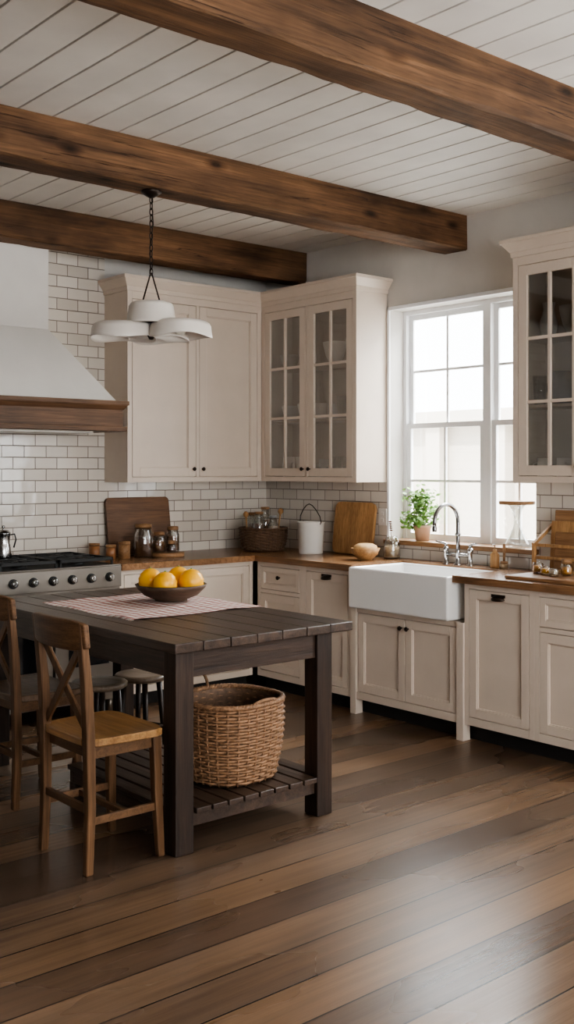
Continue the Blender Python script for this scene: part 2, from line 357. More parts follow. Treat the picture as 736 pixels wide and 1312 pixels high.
def base_cab(name,loc,rz,w,fronts,label,mids=(),feet=False,ztop=.89,depth=.6,st=.032,zb=.095):
    e=thing(name,label,'cabinet',loc,rz)
    b=B().box(.0,w,.026,depth,zb,ztop)
    b.box(0,st,0,.026,zb,ztop).box(w-st,w,0,.026,zb,ztop).box(st,w-st,0,.026,ztop-.03,ztop).box(st,w-st,0,.026,zb,zb+.045)
    for m in mids: b.box(m[0],m[1],0,.026,m[2],m[3])
    if feet:
        b.box(0,.05,-.012,.05,0,ztop).box(w-.05,w,-.012,.05,0,ztop).box(.05,w-.05,-.006,.0,zb,zb+.045)
    b.obj('body',CREAM,e,.0015)
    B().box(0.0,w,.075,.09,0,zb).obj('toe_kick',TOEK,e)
    for kind,x0,x1,z0,z1,h in fronts:
        g=.0035
        d=shaker(x0+g,x1-g,z0+g,z1-g,fr=.05 if kind=='door' else .035).obj(kind,CREAM,e,.0015)
        if h:
            if h[0]=='k': knob(h[1],h[2]).obj('knob',BRONZE,d,label='dark bronze round knob')
            else: cup(h[1],h[2]).obj('handle',BRONZE,d,label='dark bronze cup pull')
    return e
R=-pi/2
st=.032; zt=.86; zb=.14
base_cab('base_cabinet',(4.60,5.72,0),R,.48,[('drawer',st,.448,.70,zt,('k',.24,.79)),('door',st,.448,zb,.675,None)],'cream shaker base cabinet in the counter corner',mids=[(st,.448,.675,.70)])
base_cab('base_cabinet',(4.60,5.24,0),R,.465,[('door',st,.433,zb,zt,('c',.2325,.82))],'cream shaker base cabinet beside the farmhouse sink')
base_cab('base_cabinet',(4.60,4.775,0),R,.915,[('door',.055,.4575,zb,.635,('k',.43,.58)),('door',.4575,.86,zb,.635,('k',.485,.58))],'cream two-door cabinet with feet under the farmhouse sink',feet=True,ztop=.665)
base_cab('base_cabinet',(4.60,3.86,0),R,.475,[('door',st,.443,zb,zt,('c',.2375,.815))],'cream shaker panel cabinet with cup pull next to sink')
base_cab('base_cabinet',(4.60,3.385,0),R,.635,[('drawer',st,.603,.70,zt,('c',.3175,.79)),('door',st,.603,zb,.675,('k',.57,.62))],'cream shaker cabinet with a drawer over a door',mids=[(st,.603,.675,.70)])
base_cab('base_cabinet',(3.50,5.74,0),0,1.075,[('door',st,.535,zb,zt,('k',.505,.80)),('door',.565,1.043,zb,zt,('k',.595,.80))],'cream two-door base cabinet between range and corner',mids=[(.535,.565,zb,zt)],depth=.62)
def crown(b,w,d,z,left,right):
    L=1 if left else 0; Rr=1 if right else 0
    def rect(p): return (-p*L,w+p*Rr,-p,d)
    b.frus(rect(.008),z,rect(.012),z+.03); b.frus(rect(.014),z+.03,rect(.05),z+.078); b.frus(rect(.056),z+.078,rect(.056),z+.10)
def upper_solid(loc,rz,w,d,label):
    e=thing('wall_cabinet',label,'cabinet',loc,rz); H=1.29
    b=B().box(0,w,.026,d,0,H); s=.036
    b.box(0,s,0,.026,0,H).box(w-s,w,0,.026,0,H).box(s,w-s,0,.026,H-.05,H).box(s,w-s,0,.026,0,.035).box(w/2-.014,w/2+.014,0,.026,.035,H-.05)
    b.obj('body',CREAM,e,.0015)
    for x0,x1,kx in ((s,w/2-.014,w/2-.04),(w/2+.014,w-s,w/2+.04)):
        dd=shaker(x0+.0035,x1-.0035,.038,H-.053,fr=.06).obj('door',CREAM,e,.0015)
        knob(kx,.09).obj('knob',BRONZE,dd,label='dark bronze round knob')
    b=B(); crown(b,w,d,H,True,False); b.obj('crown_moulding',CREAM,e,.002)
    return e
def upper_glass(loc,rz,w,d,label,left,right):
    e=thing('glass_front_cabinet',label,'cabinet',loc,rz); H=1.29; s=.036; t=.018
    b=B().box(0,t,.024,d,0,H).box(w-t,w,.024,d,0,H).box(t,w-t,.024,d,0,t).box(t,w-t,.024,d,H-t,H)
    b.box(0,s,0,.024,0,H).box(w-s,w,0,.024,0,H).box(s,w-s,0,.024,H-.05,H).box(s,w-s,0,.024,0,.035).box(w/2-.014,w/2+.014,0,.024,.035,H-.05)
    b.obj('body',CREAM,e,.0015)
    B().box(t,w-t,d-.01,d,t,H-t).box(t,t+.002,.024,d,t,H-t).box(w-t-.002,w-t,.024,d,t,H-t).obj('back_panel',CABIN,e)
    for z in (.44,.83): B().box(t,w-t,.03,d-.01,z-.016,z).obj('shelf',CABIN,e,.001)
    for x0,x1,kx in ((s,w/2-.014,w/2-.035),(w/2+.014,w-s,w/2+.035)):
        x0+=.0035;x1-=.0035;z0=.038;z1=H-.053;fr=.058
        b=B().box(x0,x0+fr,0,.02,z0,z1).box(x1-fr,x1,0,.02,z0,z1).box(x0+fr,x1-fr,0,.02,z1-fr,z1).box(x0+fr,x1-fr,0,.02,z0,z0+fr)
        b.box((x0+x1)/2-.009,(x0+x1)/2+.009,.001,.019,z0+fr,z1-fr)
        for k in (1,2):
            zz=z0+fr+(z1-z0-2*fr)*k/3; b.box(x0+fr,x1-fr,.002,.018,zz-.009,zz+.009)
        dd=b.obj('door',CREAM,e,.0015)
        B().box(x0+fr,x1-fr,.012,.015,z0+fr,z1-fr).obj('glass',CGLASS,dd,label='clear glass panes')
        knob(kx,.09).obj('knob',BRONZE,dd,label='dark bronze round knob')
    b=B(); crown(b,w,d,H,left,right); b.obj('crown_moulding',CREAM,e,.002)
    return e
upper_solid((3.763,6.07,1.44),0,1.155,.30,'tall cream shaker wall cabinet beside the range hood')
upper_glass((4.92,6.07,1.44),R,1.01,.295,'cream glass-front wall cabinet in the corner by the window',False,True)
RC=1.455
upper_glass((4.92,3.77,RC),R,.95,.295,'cream glass-front wall cabinet above the dish rack',True,True)
b=B().box(3.50,XW-.012,5.71,YW-.012,.89,.93).box(4.57,XW-.012,4.745,5.71,.89,.93).box(5.03,XW-.012,3.925,4.745,.89,.93).box(4.57,XW-.012,2.75,3.925,.89,.93)
single(b,'countertop',COUNTER,'brown butcher block countertop running around the corner','countertop')
# sink
b=B(); X0,X1,Y0,Y1,Z0,Z1=4.535,5.028,3.93,4.74,.67,.922; w=.03
def rc(x0,x1,y0,y1,z): return [(x0,y0,z),(x1,y0,z),(x1,y1,z),(x0,y1,z)]
b.add(rc(X0,X1,Y0,Y1,Z0)+rc(X0,X1,Y0,Y1,Z1)+rc(X0+w,X1-w,Y0+w,Y1-w,Z1)+rc(X0+w+.01,X1-w-.01,Y0+w+.01,Y1-w-.01,Z0+.03),
 [(0,1,2,3)]+[(i,(i+1)%4,(i+1)%4+4,i+4) for i in range(4)]+[(i+4,(i+1)%4+4,(i+1)%4+8,i+8) for i in range(4)]+[(i+8,(i+1)%4+8,(i+1)%4+12,i+12) for i in range(4)]+[(12,13,14,15)])
e=thing('farmhouse_sink','white fireclay apron-front farmhouse sink under the window','sink',(0,0,0))
b.obj('basin',SINKM,e,.012,seg=4)
B().lathe([(0,.004),(.04,.004),(.045,0)],(4.78,4.32,Z0+.031),24).obj('drain',CHROME,e)
# faucet
e=thing('bridge_faucet','brushed nickel gooseneck bridge faucet behind the sink','faucet',(5.11,4.34,.93))
b=B()
for y in (-.10,.10):
    b.lathe([(.026,0),(.026,.006),(.016,.012),(.013,.03),(.013,.075),(.018,.08),(.018,.10),(.012,.108),(0,.11)],(0,y,0),20)
b.cyl((0,-.10,.06),(0,.10,.06),.011); b.lathe([(.026,0),(.026,.008),(.016,.014),(.0135,.05),(.018,.06),(.014,.09)],(0,0,0),20)
b.obj('body',CHROME,e)
pts=[(0,0,.06),(0,0,.15),(0,0,.26)]+[(-.11+.11*math.cos(a),0,.27+.11*math.sin(a)) for a in [pi*i/12 for i in range(0,13)]]+[(-.22,0,.235)]
B().tube(pts,.0125,12).lathe([(.014,0),(.016,.02),(.0125,.035)],(-.22,0,.215),16).lathe([(.013,0),(.018,.006),(.018,.016),(.013,.022)],(0,0,.18),16).obj('spout',GUNM,e,label='dark nickel gooseneck spout')
for y,s in ((-.10,-1),(.10,1)):
    B().tube([(0,y,.105),(0,y,.125),(-.01,y+s*.02,.132),(-.02,y+s*.065,.14)],[.009,.009,.007,.005],10).ell((0,y,.122),.013,.013,.01).obj('lever',CHROME,e)
# ---------------------------------------------------------------- range hood
e=thing('range_hood','white plaster range hood with a brown wooden band','range hood',(2.885,6.365,1.77))
B().frus((-.645,.645,-.565,0),.18,(-.305,.305,-.275,0),.65).box(-.305,.305,-.275,0,.65,1.375).obj('canopy',PLAST,e,.004)
b=B().box(-.665,.665,-.585,0,.012,.17).box(-.695,.695,-.615,0,.165,.192).frus((-.668,.668,-.588,0),.135,(-.69,.69,-.61,0),.165).box(-.685,.685,-.605,0,0,.03)
b.obj('wood_band',HOODW,e,.003)
B().box(-.5,.5,-.5,-.1,-.012,.0).obj('vent_grille',STEEL,e)
# ---------------------------------------------------------------- range
e=thing('range_cooker','stainless steel gas range with cast iron grates','range',(2.28,5.70,0)); w=1.21
b=B().box(0,w,.02,.665,.10,.925).box(0,w,.62,.665,.925,.96).box(0,w,-.0,.03,.925,.935)
b.frus((0,w,-.0,.03),.795,(0,w,-.0,.03),.925); b.obj('body',STEEL,e,.004)
B().box(.02,w-.02,.04,.61,.925,.933).obj('cooktop',IRON,e,.002)
for k in range(3):
    x0=.03+k*.388; x1=x0+.374; b=B(); za,zb_=.958,.978
    for xx in (x0,x1-.014): b.box(xx,xx+.014,.05,.60,za,zb_)
    for yy in (.05,.32,.586): b.box(x0,x1,yy,yy+.014,za,zb_)
    for yc in (.19,.46):
        for a in range(4):
            an=a*pi/4
            b.bar(((x0+x1)/2-.13*math.cos(an),yc-.12*math.sin(an),.968),((x0+x1)/2+.13*math.cos(an),yc+.12*math.sin(an),.968),.01,.018)
    for xx in (x0+.007,x1-.007):
        for yy in (.057,.593): b.box(xx-.007,xx+.007,yy-.007,yy+.007,.932,.96)
    b.obj('grate',IRON,e,.002)
    for yc in (.19,.46): B().lathe([(.05,0),(.05,.012),(.035,.016),(.035,.022),(0,.024)],((x0+x1)/2,yc,.932),24).obj('burner',IRON,e)
for k in range(9):
    x=.09+k*.129
    d=B().tube([(x,-.008,.86),(x,-.009,.86),(x,-.034,.86),(x,-.038,.86)],[.020,.022,.019,.013],20); d.box(x-.003,x+.003,-.042,-.036,.845,.876)
    d=d.obj('knob',CHROME,e,label='brushed metal control knob')
    B().tube([(x,0,.86),(x,-.007,.86),(x,-.009,.86)],[.029,.029,.024],20).obj('bezel',IRON,d)
for x0,x1 in ((.015,.725),(.74,w-.015)):
    d=B().box(x0,x1,-.02,.02,.20,.77).obj('oven_door',STEEL,e,.004)
    B().box(x0+.09,x1-.09,-.024,-.018,.33,.62).obj('oven_window',DGLASS,d)
    B().tube([(x0+.05,-.075,.71),(x1-.05,-.075,.71)],.012,12).cyl((x0+.08,-.075,.71),(x0+.08,-.02,.71),.008).cyl((x1-.08,-.075,.71),(x1-.08,-.02,.71),.008).obj('handle',STEEL,d)
B().box(.02,w-.02,.0,.02,.10,.19).obj('kick_panel',STEEL,e,.002)
for x in (.05,w-.05):
    for y in (.06,.6): B().cyl((x,y,0),(x,y,.11),.02).obj('leg',STEEL,e)
e=thing('coffee_pot','slim polished chrome coffee pot on the range grate','coffee pot',(2.90,6.13,.978))
B().lathe([(0,0),(.052,0),(.054,.006),(.042,.08),(.038,.09),(.044,.15),(.046,.155),(.040,.155),(.034,.09),(0,.085)],n=32).obj('body',CHROME,e)
B().lathe([(.046,.156),(.030,.172),(0,.178)],n=32).lathe([(.005,.176),(.005,.186),(.011,.190),(.009,.2),(0,.202)],n=14).obj('lid',CHROME,e)
B().tube([(.040,0,.14),(.075,0,.145),(.085,0,.11),(.070,0,.06)],.005,8).obj('handle',IRON,e)
# ---------------------------------------------------------------- table
TX0,TX1,TY0,TY1=2.32,3.285,3.395,5.20
e=thing('dining_table','dark-stained farmhouse table with plank top and slatted shelf','table',((TX0+TX1)/2,(TY0+TY1)/2,0))
cx,cy=(TX0+TX1)/2,(TY0+TY1)/2
b=B(); n=7; pw=(TX1-TX0)/n
for i in range(n):
    x0=TX0+i*pw-cx; b.box(x0+.0018,x0+pw-.0018,TY0-cy+random.uniform(0,.005),TY1-cy,.810,.85-random.uniform(0,.0012))
b.box(TX0-cx+.01,TX1-cx-.01,TY0-cy+.01,TY1-cy-.01,.808,.835)
b.obj('table_top',TABLEY,e,.004)
lx0,lx1,ly0,ly1=2.35-cx,3.19-cx,3.435-cy,5.165-cy; lw=.088
for xa in (lx0,lx1-lw):
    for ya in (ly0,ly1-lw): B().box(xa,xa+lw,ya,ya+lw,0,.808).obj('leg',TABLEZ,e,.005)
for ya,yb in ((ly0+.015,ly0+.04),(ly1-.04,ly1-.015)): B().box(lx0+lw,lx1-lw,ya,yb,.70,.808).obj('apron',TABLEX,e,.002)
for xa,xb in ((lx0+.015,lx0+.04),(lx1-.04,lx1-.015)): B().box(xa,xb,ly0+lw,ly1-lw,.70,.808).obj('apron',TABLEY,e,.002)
SY1=4.33-cy
b=B().box(lx0+lw,lx1-lw,ly0+.02,ly0+.06,.10,.155).box(lx0+.02,lx1-.02,SY1-.05,SY1-.01,.10,.155).box(lx0+.02,lx0+.06,ly0+lw,SY1-.05,.10,.155).box(lx1-.06,lx1-.02,ly0+lw,SY1-.05,.10,.155)
b.box(lx0+.02,lx0+.07,SY1-.055,SY1-.005,0,.10).box(lx1-.07,lx1-.02,SY1-.055,SY1-.005,0,.10)
ns=8; W=(lx1-lw-.004)-(lx0+lw+.004)
for i in range(ns):
    x0=lx0+lw+.004+i*W/ns; b.box(x0+.005,x0+W/ns-.005,ly0-.008,SY1,.155,.178)
b.box(lx0+.012,lx0+lw-.006,ly0+lw+.004,SY1,.155,.178).box(lx1-lw+.006,lx1-.012,ly0+lw+.004,SY1,.155,.178)
b.obj('lower_shelf',TABLEY,e,.003)
# cloth
b=B(); N=44; vs=[];fs=[]
def clothp(u,v):
    fold=.0045*max(0,math.sin(u*9+v*4+1))**4+.0035*max(0,math.sin(v*11-u*3))**4
    return (-.375+.74*u+.008*math.sin(v*13),-.42+.84*v+.006*math.sin(u*11),.0022+fold)
for i in range(N+1):
    for j in range(N+1): vs.append(clothp(i/N,j/N))
for i in range(N):
    for j in range(N): a=i*(N+1)+j; fs.append((a,a+1,a+N+2,a+N+1))
b.add(vs,fs,True)
for j in range(70):
    p=clothp(0,j/69); b.tube([p,(p[0]-.02,p[1]+random.uniform(-.004,.004),.0015)],.0012,4)
o=single(b,'table_runner',CLOTH,'pale cloth with faded red stripes on the table','tablecloth',(2.915,4.465,.850))
def bowl(r,h,loc,mat,label,name='bowl',cat='bowl',group=None,foot=.45):
    p=[(0,0),(r*foot,0),(r*foot,.006),(r*.75,h*.35),(r*.95,h*.8),(r,h),(r-.006,h+.002),(r*.93-.004,h*.8),(r*.7,h*.35+.008),(r*foot,.014),(0,.012)]
    return single(B().lathe(p,n=48),name,mat,label,cat,loc,group=group)
F=Vector((.6484,.7613));Rv=Vector((.7613,-.6484))
BX,BY=3.05,4.50
bowl(.185,.082,(BX,BY,.8585),BOWLW,'shallow dark wooden bowl holding oranges on the table','fruit_bowl')
for i,(la,fo,z,rr) in enumerate([(-.108,.022,.096,.063),(-.022,-.074,.090,.061),(.106,-.022,.096,.064),(.030,.090,.100,.062)]):
    q=Rv*la+F*fo
    f=thing('orange','ripe yellow-orange fruit heaped in the wooden bowl','fruit',(BX+q.x,BY+q.y,.8585+z),i*1.3,'oranges in the bowl')
    B().lathe([(math.sin(pi*k/16)*rr*(1+.03*math.sin(3*k)),-rr*1.03*math.cos(pi*k/16)) for k in range(17)],n=28).obj('peel',ORANGE,f)
    B().lathe([(0,rr*1.01),(.005,rr*1.03),(.003,rr*1.03+.005),(0,rr*1.03+.006)],n=8).obj('stem',LEAF,f)
# ---------------------------------------------------------------- basket
def wicker(e,r0,r1,h,mat,rows=26,stk=32,tr=.0062,p=3.2,thick=.011):
    def pt(th,r,z,off=0):
        c,s=math.cos(th),math.sin(th); k=(abs(c)**p+abs(s)**p)**(-1/p)
        return Vector((c*(r*k+off),s*(r*k+off),z))
    prof=lambda t: r0+(r1-r0)*math.sin(t*pi/2*1.25)/math.sin(pi/2*1.25 if False else pi/2)
    b=B(); n=stk*4
    for k in range(rows):
        t=(k+.5)/rows; z=.01+t*(h-.02)
        b.tube([pt(2*pi*i/n,prof(t),z,.0055*math.cos(2*pi*i/n*stk/2+pi*(k%2))) for i in range(n)],tr,5,closed=True)
    for i in range(stk):
        th=2*pi*i/stk; b.tube([pt(th,prof(t/6),.005+t/6*(h-.01)) for t in range(7)],tr*.8,5)
    b.obj('woven_body',mat,e)
    g=B(); n=48; ring=lambda r,z,o:[pt(2*pi*i/n,r,z,o) for i in range(n)]
    g.loft([ring(prof(t/8),.004+t/8*(h-.008),-.006) for t in range(9)]+[ring(prof((8-t)/8),.008+(8-t)/8*(h-.016),-.009) for t in range(9)],True)
    g.obj('inner_wall',WICKD,e)
    rt=prof(1); g=B()
    for q in range(3):
        g.tube([pt(2*pi*i/120,rt,h+.004*math.sin(2*pi*i/120*30+q*2*pi/3),.008*math.cos(2*pi*i/120*30+q*2*pi/3)) for i in range(120)],thick*.62,6,closed=True)
    g.obj('rim',mat,e); return pt
e=thing('wicker_basket','large brown wicker basket on the slatted table shelf','basket',(2.824,3.715,.178),.12)
pt=wicker(e,.188,.222,.345,WICK,rows=25,stk=32,tr=.0065,p=2.6,thick=.014)
for a0,hh in ((1.62,.095),(-1.5,.02)):
    c0=Vector((math.cos(a0)*.210,math.sin(a0)*.210,.34)); td=Vector((-math.sin(a0),math.cos(a0),0))
    B().tube([c0+td*.085*math.cos(a)+Vector((0,0,hh*math.sin(a))) for a in [pi*i/14 for i in range(15)]],.007,8).obj('handle',WICK,e)
# ---------------------------------------------------------------- chairs
def chair(loc,rz,seatm,label):
    e=thing('dining_chair',label,'chair',loc,rz,'cross-back dining chairs at the table'); SH=.51
    def seatpt(a):
        c,s=math.cos(a),math.sin(a); p=7; k=(abs(c)**p+abs(s)**p)**(-1/p); return c*k,s*k
    m=40; P=[seatpt(2*pi*i/m) for i in range(m)]
    def rg(sc,z): return [(x*.175*sc,(y*.205*sc)*(1+.05*x),z) for x,y in P]
    b=B().loft([rg(.98,SH-.030),rg(1,SH-.026),rg(1,SH-.004),rg(.985,SH),rg(.8,SH-.003),rg(.4,SH-.005)])
    b.obj('seat',seatm,e,label='warm honey wooden seat' if seatm==SEATW else 'worn dark wooden seat')
    for s in (-1,1):
        B().posts([(-.165,s*.178,0,.032,.032),(-.155,s*.176,.25,.037,.037),(-.158,s*.172,.50,.040,.040),(-.168,s*.174,.70,.037,.040),(-.195,s*.178,.955,.028,.036)]).obj('leg',CHAIRW,e,.006,label='rear leg rising into the chair back')
        B().posts([(.155,s*.185,0,.030,.030),(.145,s*.175,.25,.037,.037),(.140,s*.170,.478,.040,.040)]).obj('leg',CHAIRW,e,.006)
    rings=[]
    for i in range(17):
        y=-.210+.42*i/16; t=abs(y)/.21; xx=-.192-.034*(1-t*t); hh=.060*(1-.25*t**5)
        rings.append([(xx+.001,y,.905-hh),(xx+.023,y,.905-hh),(xx+.014,y,.905+hh),(xx-.010,y,.905+hh)])
    B().loft(rings).obj('top_rail',CHAIRH,e,.006)
    b=B().bar((-.185,-.160,.865),(-.160,.155,.53),.034,.013,(1,0,0)).bar((-.178,.160,.865),(-.153,-.155,.53),.034,.013,(1,0,0))
    b.obj('cross_back',CHAIRW,e,.003)
    T=[((-.155,s*.177,.20),(.145,s*.177,.20),.018,.030) for s in (-1,1)]
    T+=[((-.156,-.17,.24),(-.156,.17,.24),.018,.03),((.0,-.175,.20),(.0,.175,.20),.018,.024),
        ((-.14,-.165,SH-.055),(-.14,.165,SH-.055),.02,.045),((.138,-.165,SH-.055),(.138,.165,SH-.055),.02,.045)]
    T+=[((-.14,s*.166,SH-.055),(.138,s*.166,SH-.055),.02,.045) for s in (-1,1)]
    for a in T: B().bar(*a).obj('stretcher',CHAIRH,e,.002)
chair((2.165,3.685,0),0,SEATW,'brown wooden cross-back chair with honey seat at the table')
chair((2.30,4.57,0),0,SEATD,'brown wooden cross-back chair with dark seat at the table')
for x,y,z in ((2.70,4.62,.47),(3.00,4.70,.46)):
    e=thing('stool','low round wooden stool with greyed seat under the table','stool',(x,y,0),.4,'round stools under the table')
    B().lathe([(0,z-.032),(.125,z-.032),(.140,z-.022),(.142,z-.008),(.134,z),(.09,z-.003),(0,z-.006)],n=40).obj('seat',SEATP,e)
    for k in range(4):
        a=pi/4+k*pi/2; B().tube([(.13*math.cos(a),.13*math.sin(a),0),(.09*math.cos(a),.09*math.sin(a),z-.03)],[.012,.015],10).obj('leg',TABLEZ,e)
        a2=a+pi/2;r=.115; B().cyl((r*math.cos(a),r*math.sin(a),.18),(r*math.cos(a2),r*math.sin(a2),.18),.008,n=8).obj('stretcher',TABLEZ,e)
# ---------------------------------------------------------------- pendant
PX,PY=2.90,4.455
e=thing('pendant_lamp','white enamel multi-shade pendant hanging by a dark chain','pendant lamp',(PX,PY,2.16))
B().lathe([(0,.768),(.05,.768),(.052,.755),(.03,.74),(.012,.73),(0,.728)],n=28).obj('canopy',BRONZE,e)
b=B(); z=.735; k=0
while z>.36:
    pts=[]
    for i in range(14):
        a=2*pi*i/14; u=.009*math.cos(a); v=.019*math.sin(a)
        pts.append((u,0,z-.016+v) if k%2==0 else (0,u,z-.016+v))
    b.tube(pts,.0026,6,closed=True); z-=.030; k+=1
b.obj('chain',BRONZE,e)
B().tube([(0.004,.004,.74),(.012,.0,.6),(-.006,.006,.45),(.0,.0,.35)],.0022,6).obj('cord',BRONZE,e)
zt_=z+.012; hx=Vector((Rv.x,Rv.y,0))
B().tube([Vector((0,0,.205))-hx*.045,Vector((0,0,zt_-.01))-hx*.004,Vector((0,0,zt_)),Vector((0,0,zt_-.01))+hx*.004,Vector((0,0,.205))+hx*.045],.004,8).obj('hanger',BRONZE,e,label='dark inverted-V hanger rod')
B().lathe([(0,.10),(.03,.095),(.030,.055),(.018,.035),(.010,.02),(0,.018)],n=20).obj('hub',BRONZE,e)
B().lathe([(0,.212),(.075,.209),(.104,.200),(.112,.186),(.122,.115),(.132,.098),(.130,.094),(.112,.11),(.102,.182),(.09,.194),(.06,.200),(0,.203)],n=48).obj('lamp_shade',SHADE,e,label='short white central drum shade')
for ox,oy,rr,dz in ((-.143,.02,.160,-.004),(.150,-.02,.154,.0),(.02,.155,.155,.004)):
    p=Rv*ox+F*oy
    prof=[(0,.114),(rr*.5,.113),(rr*.80,.109),(rr*.93,.100),(rr*.985,.085),(rr*1.0,.060),(rr*1.02,.044),(rr*1.03,.034),(rr*1.01,.032),(rr*.97,.050),(rr*.95,.070),(rr*.90,.088),(rr*.78,.097),(rr*.4,.102),(0,.104)]
    m=B().lathe(prof,(p.x,p.y,dz),48)
    for v in m.v:
        a=math.atan2(v.y-p.y,v.x-p.x); k=max(0,(.114-v.z)/.08); v.z+=.008*k*math.sin(3*a+ox*9)-.003*k
    m.obj('lamp_shade',SHADE,e)
    B().lathe([(0,.040),(.018,.043),(.026,.055),(.023,.070),(.014,.085),(.013,.104)],(p.x,p.y,0),20).obj('bulb',BULB,e)
    B().tube([(0,0,.075),(p.x*.5,p.y*.5,.085),(p.x*.9,p.y*.9,.093),(p.x,p.y,.097)],.005,8).obj('arm',BRONZE,e)
# ---------------------------------------------------------------- counter objects
CT=.93
def board(w,h,t,tilt,name,mat,label,loc,rz,round_=.03):
    m=8; P=[]
    for cx_,cz_,a0 in ((w/2-round_,round_,-pi/2),(w/2-round_,h-round_,0),(-w/2+round_,h-round_,pi/2),(-w/2+round_,round_,pi)):
        for i in range(m+1): a=a0+pi/2*i/m; P.append((cx_+round_*math.cos(a),cz_+round_*math.sin(a)))
    b=B().loft([[(x,-t,z) for x,z in P],[(x,0,z) for x,z in P]])
    b.xf(Matrix.Rotation(-tilt,4,'X'))
    return single(b,name,mat,label,'cutting board',loc,rz,bevel=.003)
board(.52,.40,.022,.14,'cutting_board',BOARDD,'large dark walnut cutting board leaning on the tile',(4.01,6.30,CT+.002),0)
board(.40,.365,.022,.12,'cutting_board',BOARDL,'honey-coloured wooden cutting board leaning on the tile',(5.155,5.335,CT+.002),R,.05)
def canister(x,y,r,h,mat,label):
    e=thing('canister',label,'canister',(x,y,CT),0,'small brown canisters')
    B().lathe([(0,0),(r,0),(r,h),(r-.003,h),(0,h)],n=28).obj('body',mat,e)
    B().lathe([(0,h+.02),(r*1.02,h+.018),(r*1.04,h+.002),(0,h)],n=28).obj('lid',BOARDM,e)
canister(3.585,6.20,.036,.085,COPPER,'small brown lidded canister beside the range')
canister(3.675,6.14,.034,.075,COPPER,'small brown lidded canister beside the range')
canister(3.755,6.10,.040,.095,BOARDM,'light wooden lidded canister beside the board')
def jar(x,y,z,r,h,cont,label,lid=BOARDM,fill=.7,name='glass_jar',group=None):
    e=thing(name,label,'jar',(x,y,z),0,group)
    B().lathe([(0,0),(r*.9,0),(r,.01),(r,h*.8),(r*.82,h*.9),(r*.82,h),(r*.78,h),(r*.78,h*.9),(r*.94,h*.79),(r*.94,.012),(0,.008)],n=32).obj('glass',JARG,e)
    if cont: B().lathe([(0,.009),(r*.92,.012),(r*.92,h*fill),(0,h*fill+.005)],n=28).obj('contents',cont,e)
    if lid: B().lathe([(0,h+.028),(r*.85,h+.026),(r*.88,h+.002),(0,h+.001)],n=28).obj('lid',lid,e)
    return e
jar(3.895,6.08,CT,.066,.20,SPICE,'large glass jar of dark beans with wooden lid')
single(B().lathe([(0,0),(.115,0),(.118,.004),(.118,.022),(.112,.026),(0,.026)],n=48),'round_board',BOARDM,'round wooden trivet board under small jars','board',(4.075,6.06,CT))
jar(4.035,6.10,CT+.026,.045,.115,COPPER,'small glass jar of spices on the round board',group='spice jars on the round board')
jar(4.135,6.08,CT+.026,.045,.15,COPPER,'glass jar of brown sugar on round board',lid=BOARDM,group='spice jars on the round board')
jar(4.07,6.00,CT+.026,.030,.06,SPICE,'tiny glass jar of spice on the round board',group='spice jars on the round board')
CBX,CBY=4.89,6.01
e=thing('wicker_basket','dark round wicker basket holding jars and utensils in the corner','basket',(CBX,CBY,CT))
wicker(e,.145,.172,.165,WICKD,rows=14,stk=24,tr=.006,p=2,thick=.010)
for i,(x,y,h,r) in enumerate([(-.07,-.035,.26,.044),(.035,-.07,.23,.040),(.045,.035,.29,.044),(-.045,.085,.25,.038)]):
    e=thing('bottle',['squat glass jar of brown contents in the basket','squat glass jar of pale grain in the basket','wide brown glass jar in the basket','squat glass jar of brown contents in the basket'][i],'bottle',(CBX+x,CBY+y,CT+.01),0,'jars in the corner basket')
    B().lathe([(0,0),(r,0),(r,h*.80),(r*.7,h*.88),(r*.7,h),(r*.6,h),(r*.6,h*.88),(r*.9,h*.79),(r*.9,.006),(0,.006)],n=24).obj('glass',JARG,e)
    B().lathe([(0,.008),(r*.86,.01),(r*.86,h*.74),(0,h*.74)],n=20).obj('contents',[SPICE,GRAIN,COPPER][i%3],e)
    B().lathe([(0,h+.02),(r*.75,h+.018),(r*.72,h+.001),(0,h+.001)],n=16).obj('stopper',[BOARDM,CERG,BOARDM][i%3],e)
for i,(x,y,dx,dy,L) in enumerate([(.105,-.02,.03,-.02,.30),(-.115,.035,-.015,.01,.28)]):
    p=Vector((x,y,.01)); q=p+Vector((dx,dy,L))*.86; w_=p+Vector((dx,dy,L))
    bb=B().tube([p,q],[.005,.006],8); bb.tube([q-Vector((dx,dy,L))*.03,q+(w_-q)*.25,q+(w_-q)*.6,w_],[.006,.02,.021,.008],12)
    single(bb,'wooden_spoon',BOARDL,'wooden spoon standing in the corner basket','spoon',(CBX,CBY,CT),group='spoons in the corner basket')
e=thing('enamel_bucket','white enamel bucket with wire handle on the counter','bucket',(4.98,5.585,CT))
B().lathe([(0,0),(.082,0),(.086,.006),(.096,.215),(.101,.220),(.101,.226),(.093,.226),(.092,.215),(.082,.012),(0,.01)],n=40).obj('pail',ENAM,e)
B().tube([(0,.098,.21),(-.004,.112,.225),(-.008,.104,.265),(-.012,.070,.31),(-.015,.030,.342),(-.016,.0,.352),(-.015,-.030,.342),(-.012,-.070,.31),(-.008,-.104,.265),(-.004,-.112,.225),(0,-.098,.21)],.0032,6).obj('handle',BRONZE,e)
e=thing('wooden_bowl','round honey-coloured wooden bowl of rolls on the counter','bowl',(4.90,4.955,CT))
B().lathe([(0,0),(.045,0),(.048,.006),(.080,.035),(.098,.078),(.092,.079),(.074,.040),(.04,.012),(0,.012)],n=40).obj('bowl',BOARDL,e)
B().lathe([(0,.03),(.068,.045),(.085,.072),(.078,.095),(.05,.108),(0,.112)],n=36,sx=1.0,sy=.92).obj('bread',BREAD,e)
e=thing('glass_vase','glass vase of pale contents with a dry twig','vase',(5.10,4.905,CT))
r=.058;h=.15
